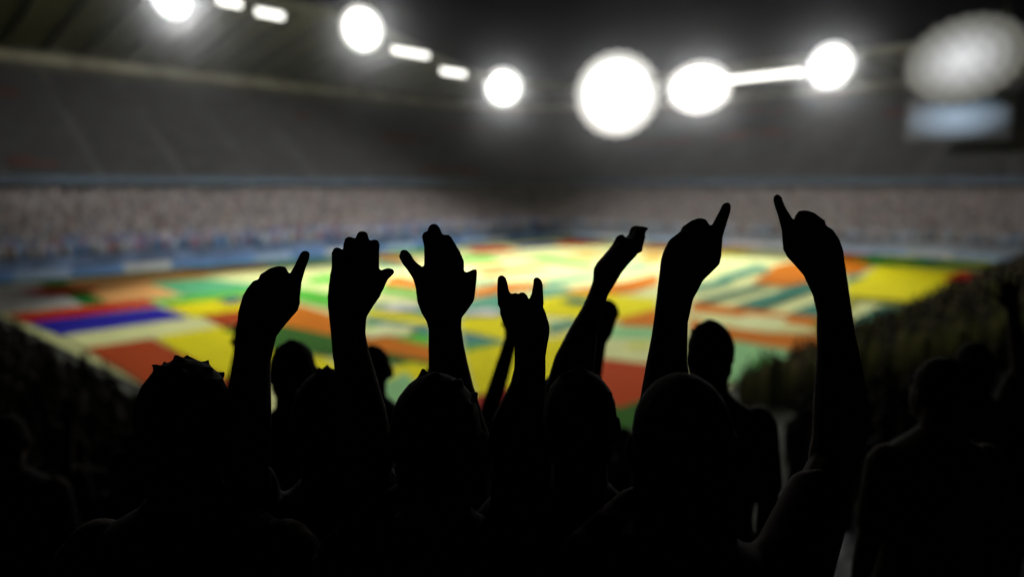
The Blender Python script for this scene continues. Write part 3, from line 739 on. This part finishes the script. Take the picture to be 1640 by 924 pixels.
        ('forearm', [(0.2863, 10.474, 0.0403, 0.0, 0.04), (0.2817, 10.5126, 0.0479, 0.0, 0.0414), (0.2771, 10.5555, 0.0532, 0.0, 0.042), (0.2734, 10.6054, 0.0518, 0.0017, 0.0417), (0.2716, 10.6458, 0.0444, 0.0, 0.0389), (0.2705, 10.6998, 0.0349, 0.0, 0.0357), (0.2735, 10.7487, 0.031, 0.0084, 0.0322), (0.2755, 10.7738, 0.0291, -0.0033, 0.0288), (0.2813, 10.8152, 0.0312, -0.0049, 0.028), (0.2908, 10.8465, 0.0383, -0.0033, 0.0285), (0.3053, 10.8734, 0.0504, -0.0041, 0.0298), (0.3087, 10.8888, 0.0499, -0.0032, 0.03), (0.3131, 10.9066, 0.0446, -0.0048, 0.0275), (0.3135, 10.9163, 0.0324, -0.0048, 0.022)]),
        ('knuckles', [(0.3101, 10.8986, 0.0315, 0.0, 0.027), (0.3101, 10.9131, 0.0281, -0.0017, 0.0278), (0.3116, 10.925, 0.0242, 0.0, 0.027), (0.3127, 10.934, 0.0229, 0.0007, 0.0235), (0.3143, 10.9393, 0.0182, 0.0024, 0.016)]),
        ('finger', [(0.3443, 10.8961, 0.014, -0.0024, 0.0121), (0.347, 10.9218, 0.0125, -0.0036, 0.0111), (0.3541, 10.9406, 0.0107, -0.0024, 0.0093), (0.3615, 10.96, 0.0086, -0.0026, 0.0076), (0.3637, 10.9697, 0.0075, -0.0017, 0.0065), (0.3642, 10.9729, 0.0049, -0.0003, 0.0042)]),
    ]),
    'point_up_right': (1.22, [
        ('forearm', [(0.5748, 10.5266, 0.0452, 0.0058, 0.042), (0.5802, 10.5642, 0.0452, 0.0029, 0.042), (0.5803, 10.6054, 0.0467, 0.0017, 0.0407), (0.5764, 10.6503, 0.0435, -0.0034, 0.038), (0.5693, 10.7098, 0.0354, 0.0, 0.0347), (0.5622, 10.7504, 0.0307, 0.0, 0.0313), (0.5579, 10.7838, 0.0288, 0.0, 0.028), (0.5502, 10.8152, 0.0294, 0.0016, 0.028), (0.538, 10.8481, 0.0362, -0.0016, 0.0287), (0.5195, 10.8791, 0.0488, -0.0033, 0.03), (0.5139, 10.8953, 0.0509, 0.0, 0.03), (0.5103, 10.9123, 0.0469, 0.0008, 0.0273), (0.5084, 10.9244, 0.0365, 0.0048, 0.022)]),
        ('knuckles', [(0.5113, 10.9083, 0.0323, 0.0, 0.027), (0.5103, 10.9252, 0.0296, 0.0008, 0.0278), (0.5064, 10.9376, 0.0245, -0.0003, 0.027), (0.5054, 10.9472, 0.0243, -0.0032, 0.0235), (0.5026, 10.9531, 0.0183, -0.0028, 0.016)]),
        ('finger', [(0.4757, 10.905, 0.0131, 0.0032, 0.0114), (0.4708, 10.9327, 0.0117, 0.005, 0.0108), (0.4629, 10.9505, 0.0106, 0.0005, 0.009), (0.4537, 10.9676, 0.0084, 0.0, 0.0071), (0.4492, 10.9803, 0.0075, 0.0014, 0.0065), (0.4484, 10.9856, 0.0052, 0.0003, 0.0044)]),
    ]),
}
# ---------------------------------------------------------------- people
def loft(vs, fs, rings, n=14):
    """rings: (centre, half-width vector, half-depth vector); closed with rounded ends"""
    rings = list(rings)
    def cap(a, b):
        (c, w, d), (c2, w2, d2) = a, b
        ax = (c - c2).normalized()
        h = min(w.length, d.length) * 0.6
        return (c + ax * h * 0.6, w * 0.72, d * 0.72), c + ax * h
    first, p0 = cap(rings[0], rings[1])
    last, p1 = cap(rings[-1], rings[-2])
    rings = [first] + rings + [last]
    base = len(vs)
    for c, w, d in rings:
        for k in range(n):
            a = 2 * math.pi * k / n
            vs.append(c + w * math.cos(a) + d * math.sin(a))
    m = len(rings)
    for i in range(m - 1):
        for k in range(n):
            a, b = base + i * n + k, base + i * n + (k + 1) % n
            fs.append((a, b, b + n, a + n))
    i0 = len(vs); vs.append(p0)
    i1 = len(vs); vs.append(p1)
    for k in range(n):
        fs.append((i0, base + (k + 1) % n, base + k))
        e = base + (m - 1) * n
        fs.append((i1, e + k, e + (k + 1) % n))

def cone(vs, fs, a, b, ra, rb, n=12, flat=1.0):
    a, b = Vector(a), Vector(b)
    ax = (b - a).normalized()
    ref = Vector((0, 1, 0)) if abs(ax.y) < 0.9 else Vector((1, 0, 0))
    w = ax.cross(ref).normalized()
    d = w.cross(ax).normalized()
    rs = []
    for t in (0, 0.33, 0.66, 1):
        r = ra + (rb - ra) * t
        rs.append((a.lerp(b, t), w * r, d * r * flat))
    loft(vs, fs, rs, n)

def ball(vs, fs, c, rx, ry, rz, n=16, m=10):
    c = Vector(c)
    base = len(vs)
    for i in range(1, m):
        t = math.pi * i / m
        for k in range(n):
            a = 2 * math.pi * k / n
            vs.append(c + Vector((rx * math.sin(t) * math.cos(a), ry * math.sin(t) * math.sin(a), rz * math.cos(t))))
    for i in range(m - 2):
        for k in range(n):
            a, b = base + i * n + k, base + i * n + (k + 1) % n
            fs.append((a, a + n, b + n, b))
    i0 = len(vs); vs.append(c + Vector((0, 0, rz)))
    i1 = len(vs); vs.append(c - Vector((0, 0, rz)))
    e = base + (m - 2) * n
    for k in range(n):
        fs.append((i0, base + k, base + (k + 1) % n))
        fs.append((i1, e + (k + 1) % n, e + k))

def fuse(name, vs, fs, voxel, smooth=2, ratio=0.35):
    """one continuous skin grown over overlapping volumes"""
    me = mesh(name + '_raw', vs, fs)
    tmp = bpy.data.objects.new(name + '_raw', me)
    COL.objects.link(tmp)
    r = tmp.modifiers.new('r', 'REMESH'); r.mode = 'VOXEL'; r.voxel_size = voxel; r.use_smooth_shade = True
    if smooth:
        s = tmp.modifiers.new('s', 'SMOOTH'); s.factor = 0.5; s.iterations = smooth
    if ratio < 1:
        d = tmp.modifiers.new('d', 'DECIMATE'); d.ratio = ratio
    dg = bpy.context.evaluated_depsgraph_get()
    out = bpy.data.meshes.new_from_object(tmp.evaluated_get(dg))
    out.name = name
    bpy.data.objects.remove(tmp)
    bpy.data.meshes.remove(me)
    out.polygons.foreach_set('use_smooth', [True] * len(out.polygons))
    return out

X, Y, Z = Vector((1, 0, 0)), Vector((0, 1, 0)), Vector((0, 0, 1))

def relaxed_hand(vs, fs, wrist, down, side, out):
    """palm, four unequal bent fingers and a thumb off the side of the palm"""
    palm = wrist + down * 0.09
    loft(vs, fs, [(wrist, out * 0.026, side * 0.02), (wrist + down * 0.03, out * 0.034, side * 0.016), (palm, out * 0.041, side * 0.014)])
    for k, L in enumerate((0.066, 0.076, 0.071, 0.055)):
        a = palm + out * (0.03 - 0.02 * k)
        b = a + down * L * 0.5 - side * 0.012
        c = b + down * L * 0.42 - side * 0.026
        cone(vs, fs, a, b, 0.0095, 0.0088)
        cone(vs, fs, b, c, 0.0088, 0.0072)
    t0 = wrist + down * 0.03 + out * 0.025
    t1 = t0 + down * 0.035 + out * 0.028 - side * 0.01
    cone(vs, fs, t0, t1, 0.013, 0.010)
    cone(vs, fs, t1, t1 + down * 0.032 + out * 0.004 - side * 0.008, 0.010, 0.0075)

def figure(height, arms, yaw_head=0.0, lean=0.0, s=None):
    """volumes of a standing figure, feet at the origin, facing +Y; arms: dict side -> spec"""
    vs, fs = [], []
    sc = height / 1.75 if s is None else s
    H = height
    top = H
    hc = Vector((0, 0.01, top - 0.115 * sc))
    q = Matrix.Rotation(yaw_head, 3, 'Z')
    def hp(x, y, z):
        return hc + q @ (Vector((x, y, z)) * sc)
    # head: skull, face, jaw, brow, nose, lips, eyes, ears
    ball(vs, fs, hc + q @ Vector((0, -0.012 * sc, 0.012 * sc)), 0.074 * sc, 0.092 * sc, 0.102 * sc)
    ball(vs, fs, hp(0, 0.03, -0.035), 0.062 * sc, 0.068 * sc, 0.085 * sc)
    ball(vs, fs, hp(0, 0.058, -0.092), 0.036 * sc, 0.034 * sc, 0.026 * sc)
    cone(vs, fs, hp(-0.034, 0.085, 0.022), hp(0.034, 0.085, 0.022), 0.012 * sc, 0.012 * sc)
    cone(vs, fs, hp(0, 0.092, 0.008), hp(0, 0.112, -0.032), 0.008 * sc, 0.013 * sc)
    cone(vs, fs, hp(-0.02, 0.092, -0.06), hp(0.02, 0.092, -0.06), 0.008 * sc, 0.008 * sc)
    for e in (-1, 1):
        ball(vs, fs, hp(0.03 * e, 0.086, 0.004), 0.012 * sc, 0.010 * sc, 0.009 * sc, 10, 6)
        ball(vs, fs, hp(0.078 * e, -0.008, -0.012), 0.010 * sc, 0.019 * sc, 0.031 * sc, 12, 8)
    # neck and trunk
    zz = lambda k: (H - 1.75 * sc) + k * sc
    loft(vs, fs, [(Vector((0, -0.012 * sc, zz(1.60))), X * 0.056 * sc, Y * 0.06 * sc), (Vector((0, -0.02 * sc, zz(1.52))), X * 0.06 * sc, Y * 0.06 * sc), (Vector((0, -0.02, zz(1.42))), X * 0.08 * sc, Y * 0.07 * sc)])
    trunk = [(1.475, 0.075, 0.065), (1.455, 0.125, 0.08), (1.42, 0.168, 0.095), (1.34, 0.172, 0.115), (1.22, 0.155, 0.112), (1.08, 0.138, 0.1), (0.98, 0.155, 0.11), (0.88, 0.165, 0.115), (0.82, 0.13, 0.1)]
    loft(vs, fs, [(Vector((0, -0.015 * sc, zz(k))), X * a * sc, Y * b * sc) for k, a, b in trunk], 20)
    for e in (-1, 1):
        hip, knee, ank = Vector((0.088 * e, 0, 0.90)) * sc, Vector((0.095 * e, 0.02, 0.49)) * sc, Vector((0.1 * e, -0.02, 0.085)) * sc
        cone(vs, fs, hip, knee, 0.085 * sc, 0.056 * sc)
        loft(vs, fs, [(knee, X * 0.055 * sc, Y * 0.056 * sc), (knee.lerp(ank, 0.3) - Y * 0.012, X * 0.056 * sc, Y * 0.058 * sc), (ank, X * 0.036 * sc, Y * 0.04 * sc)])
        loft(vs, fs, [(ank + Vector((0, -0.05, -0.055)) * sc, X * 0.034 * sc, Z * 0.028 * sc), (ank + Vector((0, 0.06, -0.045)) * sc, X * 0.042 * sc, Z * 0.036 * sc), (ank + Vector((0, 0.16, -0.06)) * sc, X * 0.044 * sc, Z * 0.02 * sc)])
    sleeves = []
    for e, spec in arms.items():
        sh = Vector((0.165 * e, -0.015, 0)) * sc + Z * zz(1.405)
        ball(vs, fs, sh, 0.058 * sc, 0.056 * sc, 0.056 * sc)
        if spec is None:                       # hanging
            el = sh + Vector((0.05 * e, -0.01, -0.29)) * sc
            wr = el + Vector((0.0, 0.06, -0.25)) * sc
            cone(vs, fs, sh, el, 0.05 * sc, 0.038 * sc)
            cone(vs, fs, el, wr, 0.04 * sc, 0.026 * sc)
            relaxed_hand(vs, fs, wr, (wr - el).normalized(), Vector((e, 0, 0)), Vector((0, 1, 0)))
            sleeves.append((sh, sh.lerp(el, 0.8)))
        elif isinstance(spec, tuple):          # (elbow, wrist, kind) simple raised arm
            el, wr, kind = Vector(spec[0]), Vector(spec[1]), spec[2]
            cone(vs, fs, sh, el, 0.05 * sc, 0.04 * sc)
            cone(vs, fs, el, wr, 0.042 * sc, 0.027 * sc)
            up = (wr - el).normalized()
            sd = up.cross(Y).normalized() * -e
            palm = wr + up * 0.09
            loft(vs, fs, [(wr, sd * 0.027, Y * 0.02), (wr + up * 0.03, sd * 0.036, Y * 0.017), (palm, sd * 0.042, Y * 0.015)])
            if kind == 'open':
                for k, L in enumerate((0.07, 0.08, 0.075, 0.058)):
                    a = palm + sd * (-0.033 + 0.022 * k)
                    b = a + up * L + sd * (0.012 * (k - 1.5))
                    cone(vs, fs, a, b, 0.0098, 0.0075)
                cone(vs, fs, wr + up * 0.03 - sd * 0.03, wr + up * 0.075 - sd * 0.07, 0.014, 0.009)
            else:
                ball(vs, fs, palm + Y * 0.012 + up * 0.004, 0.042, 0.034, 0.036)
                for k in range(4):
                    a = palm + sd * (-0.033 + 0.022 * k)
                    b = a + up * 0.012 + Y * 0.035
                    cone(vs, fs, a, b, 0.013, 0.012)
                    cone(vs, fs, b, b - up * 0.04, 0.012, 0.010)
                cone(vs, fs, wr + up * 0.03 - sd * 0.035, palm + Y * 0.03 + sd * 0.01, 0.015, 0.011)
            sleeves.append((sh, sh.lerp(el, 0.75)))
        else:                                  # traced arm: list of limbs in world metres, shifted to the figure
            pass
    return vs, fs, sleeves

def traced_arm(vs, fs, name, base, shoulder, sleeves, curl=None):
    d, limbs = ARMS[name]
    for kind, rows in limbs:
        dy = float(kind.split('@')[1]) if '@' in kind else 0.0
        if kind == 'finger' and name in ('open_hand', 'high_five'):
            dy = 0.006
        rings = []
        for cx, cz, wx, wz, hd in rows:
            w = Vector((wx, 0, wz))
            rings.append((Vector((cx, d + dy, cz)) - base, w, Y * hd))
        loft(vs, fs, rings, 16)
    cx, cz, wx, wz, hd = limbs[0][1][0]
    el = Vector((cx, d, cz)) - base
    cone(vs, fs, el + Z * 0.01, el - Z * 0.02, abs(wx) * 0.98, abs(wx) * 0.8)
    cone(vs, fs, el - Z * 0.01, shoulder, 0.040, 0.052)
    sleeves.append((shoulder, shoulder.lerp(el, 0.7)))
    # fingers folded into the palm and the thumb across them, on the far side of the hand
    if curl:
        for (x, z), (x2, z2) in curl:
            a = Vector((x, d + 0.018, z)) - base
            b = Vector((x2, d + 0.03, z2)) - base
            cone(vs, fs, a, b, 0.0105, 0.0095)

def hair_mesh(H, sc, spiky, long=False, yaw=0.0, seed=0):
    rnd = random.Random(seed)
    vs, fs = [], []
    hc = Vector((0, 0.01, H - 0.115 * sc))
    ball(vs, fs, hc + Vector((0, -0.016, 0.02)) * sc, 0.0775 * sc, 0.096 * sc, 0.0985 * sc)
    ball(vs, fs, hc + Vector((0, -0.045, -0.035)) * sc, 0.066 * sc, 0.06 * sc, 0.06 * sc)
    if long:
        loft(vs, fs, [(hc + Vector((0, -0.03, 0.03)) * sc, X * 0.079 * sc, Y * 0.085 * sc), (hc + Vector((0, -0.04, -0.05)) * sc, X * 0.079 * sc, Y * 0.07 * sc),
                      (hc + Vector((0, -0.06, -0.14)) * sc, X * 0.079 * sc, Y * 0.045 * sc), (hc + Vector((0, -0.085, -0.22)) * sc, X * 0.082 * sc, Y * 0.03 * sc)], 18)
    for k in range(spiky):
        a = rnd.uniform(0, 2 * math.pi)
        t = rnd.uniform(0.0, 1.15)
        n = Vector((math.sin(t) * math.cos(a), math.sin(t) * math.sin(a), math.cos(t)))
        p = hc + Vector((0, -0.016, 0.02)) * sc + Vector((n.x * 0.074, n.y * 0.092, n.z * 0.094)) * sc
        tip = p + (n * 0.7 + Vector((rnd.uniform(-.7, .7), rnd.uniform(-.5, .5), 0.2))).normalized() * rnd.uniform(0.008, 0.016) * sc
        cone(vs, fs, p, tip, 0.011 * sc, 0.0035 * sc, 8)
    return vs, fs

def clothes(H, sc, sleeves):
    zz = lambda k: (H - 1.75 * sc) + k * sc
    vs, fs = [], []
    e = 0.014
    trunk = [(1.485, 0.075, 0.07), (1.455, 0.13, 0.085), (1.42, 0.172, 0.098), (1.34, 0.174, 0.118), (1.22, 0.16, 0.116), (1.08, 0.146, 0.106), (0.98, 0.16, 0.115), (0.86, 0.17, 0.122)]
    loft(vs, fs, [(Vector((0, -0.015 * sc, zz(k))), X * (a * sc + e), Y * (b * sc + e)) for k, a, b in trunk], 20)
    for a, b in sleeves:
        cone(vs, fs, a, b, 0.068 * sc, 0.056 * sc)
    sv, sf = vs, fs
    vs, fs = [], []
    loft(vs, fs, [(Vector((0, -0.01, 0.97 * sc)), X * 0.165 * sc, Y * 0.122 * sc), (Vector((0, -0.01, 0.84 * sc)), X * 0.178 * sc, Y * 0.128 * sc)], 20)
    for s in (-1, 1):
        cone(vs, fs, Vector((0.088 * s, 0, 0.86)) * sc, Vector((0.095 * s, 0.02, 0.49)) * sc, 0.097 * sc, 0.07 * sc)
        cone(vs, fs, Vector((0.095 * s, 0.02, 0.49)) * sc, Vector((0.1 * s, -0.015, 0.1)) * sc, 0.072 * sc, 0.058 * sc)
    return (sv, sf), (vs, fs)

def dress(body, H, sc, sleeves, shirt, spiky, long=False, seed=0, hv=0.005, cv=0.012):
    v, f = hair_mesh(H, sc, spiky, long, seed=seed)
    obj('hair', fuse('hair', v, f, hv, 1, 0.6), M_HAIR, body)
    (a, b), (c, d) = clothes(H, sc, sleeves)
    obj('shirt', fuse('shirt', a, b, cv, 3, 0.6), shirt, body)
    obj('trousers', fuse('trousers', c, d, cv, 3, 0.6), M_TROUSER, body)

FLOOR = Z0 + 20 * ROW_H                      # the silhouettes' own terrace row
def fan(x, y, height, arms, label, spiky, shirt, long=False, seed=0, bulk=1.0):
    base = Vector((x, y, FLOOR))
    hang = {e: (None if a is None else 'traced') for e, a in arms.items()}
    sc = height / 1.75 * bulk
    vs, fs, sleeves = figure(height, hang, s=sc)
    zz = (height - 1.75 * sc) + 1.405 * sc
    for e, a in arms.items():
        if a:
            sh = Vector((0.165 * e * sc, -0.015 * sc, zz))
            for nm in a:
                traced_arm(vs, fs, nm, base, sh, sleeves, CURL.get(nm))
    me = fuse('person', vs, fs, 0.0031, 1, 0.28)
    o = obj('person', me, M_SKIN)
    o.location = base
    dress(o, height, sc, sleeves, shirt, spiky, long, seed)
    return tag(o, label, 'person', 'cheering fans in front of the pitch')
def curl3(x0, z0, x1, z1, drop):
    out = []
    for k in range(3):
        t = k / 2
        x, z = x0 + (x1 - x0) * t, z0 + (z1 - z0) * t
        out.append(((x, z), (x + 0.004, z - drop)))
    return out
CURL = {
    'point_left': curl3(-0.440, 10.822, -0.412, 10.826, 0.03),
    'point_up_left': curl3(0.296, 10.905, 0.322, 10.91, 0.03),
    'point_up_right': curl3(0.500, 10.918, 0.525, 10.912, 0.03),
    'horns': curl3(0.006, 10.775, 0.022, 10.775, 0.03),
}
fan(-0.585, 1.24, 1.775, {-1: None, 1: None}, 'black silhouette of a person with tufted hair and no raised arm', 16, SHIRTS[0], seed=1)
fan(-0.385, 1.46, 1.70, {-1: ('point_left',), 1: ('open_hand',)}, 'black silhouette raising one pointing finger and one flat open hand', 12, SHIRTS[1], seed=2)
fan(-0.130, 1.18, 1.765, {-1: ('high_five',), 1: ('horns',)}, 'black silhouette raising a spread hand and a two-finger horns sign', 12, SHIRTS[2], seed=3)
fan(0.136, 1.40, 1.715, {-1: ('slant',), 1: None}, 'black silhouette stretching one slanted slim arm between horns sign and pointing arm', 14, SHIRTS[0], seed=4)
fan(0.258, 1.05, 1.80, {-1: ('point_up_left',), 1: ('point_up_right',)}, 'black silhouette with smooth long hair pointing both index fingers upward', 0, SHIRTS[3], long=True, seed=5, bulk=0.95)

# ---------------------------------------------------------------- rows in front, out of focus
def row_of(y):
    r = math.hypot(U0, V0) - y
    k = int((r - R0) // ROW_D)
    return Z0 + k * ROW_H
def spectator(x, y, height, arms, label, shirt, spiky=6, on_bench=True, yaw=0.0, voxel=0.007, seed=0, long=False):
    sc = height / 1.75
    vs, fs, sleeves = figure(height, arms, yaw_head=0.2)
    o = obj('person', fuse('person', vs, fs, voxel, 1, 0.3), M_SKIN)
    r = math.hypot(U0, V0) - math.hypot(x, y)
    o.location = (x, y, row_of(y) + (0.42 if on_bench else 0.0))
    o.rotation_euler.z = yaw
    dress(o, height, sc, sleeves, shirt, spiky, long, seed, 0.009, 0.014)
    tag(o, label, 'person', 'out of focus fans in the rows below')
    return o
UPARM = lambda e, H, lean=0.0, kind='open': ((0.24 * e, 0.10, H - 0.30), (0.24 * e + lean, 0.16, H - 0.03), kind)
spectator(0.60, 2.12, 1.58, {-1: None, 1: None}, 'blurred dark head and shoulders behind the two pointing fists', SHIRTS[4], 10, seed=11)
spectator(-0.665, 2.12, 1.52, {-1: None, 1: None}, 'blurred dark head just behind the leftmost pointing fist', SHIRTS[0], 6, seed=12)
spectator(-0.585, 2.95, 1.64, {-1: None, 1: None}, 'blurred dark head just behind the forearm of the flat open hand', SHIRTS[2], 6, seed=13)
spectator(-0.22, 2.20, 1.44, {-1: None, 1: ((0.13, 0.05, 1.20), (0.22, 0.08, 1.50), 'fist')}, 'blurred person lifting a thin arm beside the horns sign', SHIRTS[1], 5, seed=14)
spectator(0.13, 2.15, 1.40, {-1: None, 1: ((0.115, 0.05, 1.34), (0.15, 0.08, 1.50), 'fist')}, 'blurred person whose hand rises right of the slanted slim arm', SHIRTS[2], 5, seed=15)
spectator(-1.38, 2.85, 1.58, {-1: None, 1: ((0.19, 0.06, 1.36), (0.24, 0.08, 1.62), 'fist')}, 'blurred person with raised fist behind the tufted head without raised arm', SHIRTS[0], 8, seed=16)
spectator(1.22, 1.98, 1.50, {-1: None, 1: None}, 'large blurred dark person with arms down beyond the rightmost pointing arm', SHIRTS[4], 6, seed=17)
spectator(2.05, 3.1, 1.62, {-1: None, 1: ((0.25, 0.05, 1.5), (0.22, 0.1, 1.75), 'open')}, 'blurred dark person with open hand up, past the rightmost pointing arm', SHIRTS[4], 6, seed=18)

# copies of three poses fill the rows further down
def copy_tree(o):
    c = o.copy()
    COL.objects.link(c)
    for ch in list(o.children):
        d = ch.copy()
        COL.objects.link(d)
        d.parent = c
        d.matrix_parent_inverse = Matrix()
    return c
POSES = []
for n_, (arms_, lab) in enumerate((({-1: None, 1: None}, 'dim spectator with arms down in the dark rows near the pitch'),
                                   ({-1: None, 1: UPARM(1, 1.7)}, 'dim spectator with one open hand up in the dark rows near the pitch'),
                                   ({-1: UPARM(-1, 1.7, -0.05, 'fist'), 1: UPARM(1, 1.7, 0.05, 'fist')}, 'dim spectator with both fists up in the dark rows near the pitch'))):
    vs, fs, sl = figure(1.7, arms_)
    o = obj('person', fuse('person', vs, fs, 0.011, 1, 0.4), M_SKIN)
    dress(o, 1.7, 1.7 / 1.75, sl, SHIRTS[(n_ * 2) % 5], 0, False, n_, 0.012, 0.018)
    tag(o, lab, 'person', 'spectators in the dark lower rows')
    POSES.append((o, [False]))
rs = random.Random(21)
for k in range(7, 19):
    r = R0 + k * ROW_D + 0.3
    d = math.hypot(U0, V0) - r                       # metres in front of the camera
    n = int(1.5 + r * 1.5)
    for q in range(n):
        a = PI + (q + rs.uniform(0.2, 0.8)) / n * PI / 2
        p = W(U0 + r * math.cos(a), V0 + r * math.sin(a), Z0 + k * ROW_H)
        if p.y < 1.6:
            continue
        side = p.x / p.y
        if abs(side) > 0.85:
            continue
        centre = -0.50 < side < 0.50
        if centre and k > 16:
            continue
        if 0.30 < side < 0.40:
            continue
        pose = 0 if centre else rs.choice((0, 0, 1, 2))
        o, used = POSES[pose]
        if used[0]:
            o = copy_tree(o)
        used[0] = True
        o.location = p
        o.rotation_euler.z = rs.uniform(-0.4, 0.4) + math.atan2(-(30 - p.x * 0.3) * 0, 1)
        s = rs.uniform(0.9, 1.04) * (0.95 if centre else 1.0)
        o.scale = (s, s, s)

# ---------------------------------------------------------------- night air
if HAZE > 0:
    bm = bmesh.new()
    box(bm, (0, 100, 21), (420, 260, 46))
    hz = obj('haze', from_bm('haze', bm))
    m = bpy.data.materials.new('night_air')
    m.use_nodes = True
    nt = m.node_tree
    nt.nodes.remove(nt.nodes['Principled BSDF'])
    pv = nt.nodes.new('ShaderNodeVolumePrincipled')
    pv.inputs['Color'].default_value = (0.9, 0.92, 0.95, 1)
    pv.inputs['Density'].default_value = HAZE
    pv.inputs['Anisotropy'].default_value = 0.985
    nt.links.new(pv.outputs[0], nt.nodes['Material Output'].inputs['Volume'])
    hz.data.materials.append(m)
    tag(hz, 'thin floodlit night haze hanging in the stadium', None, None, 'stuff')
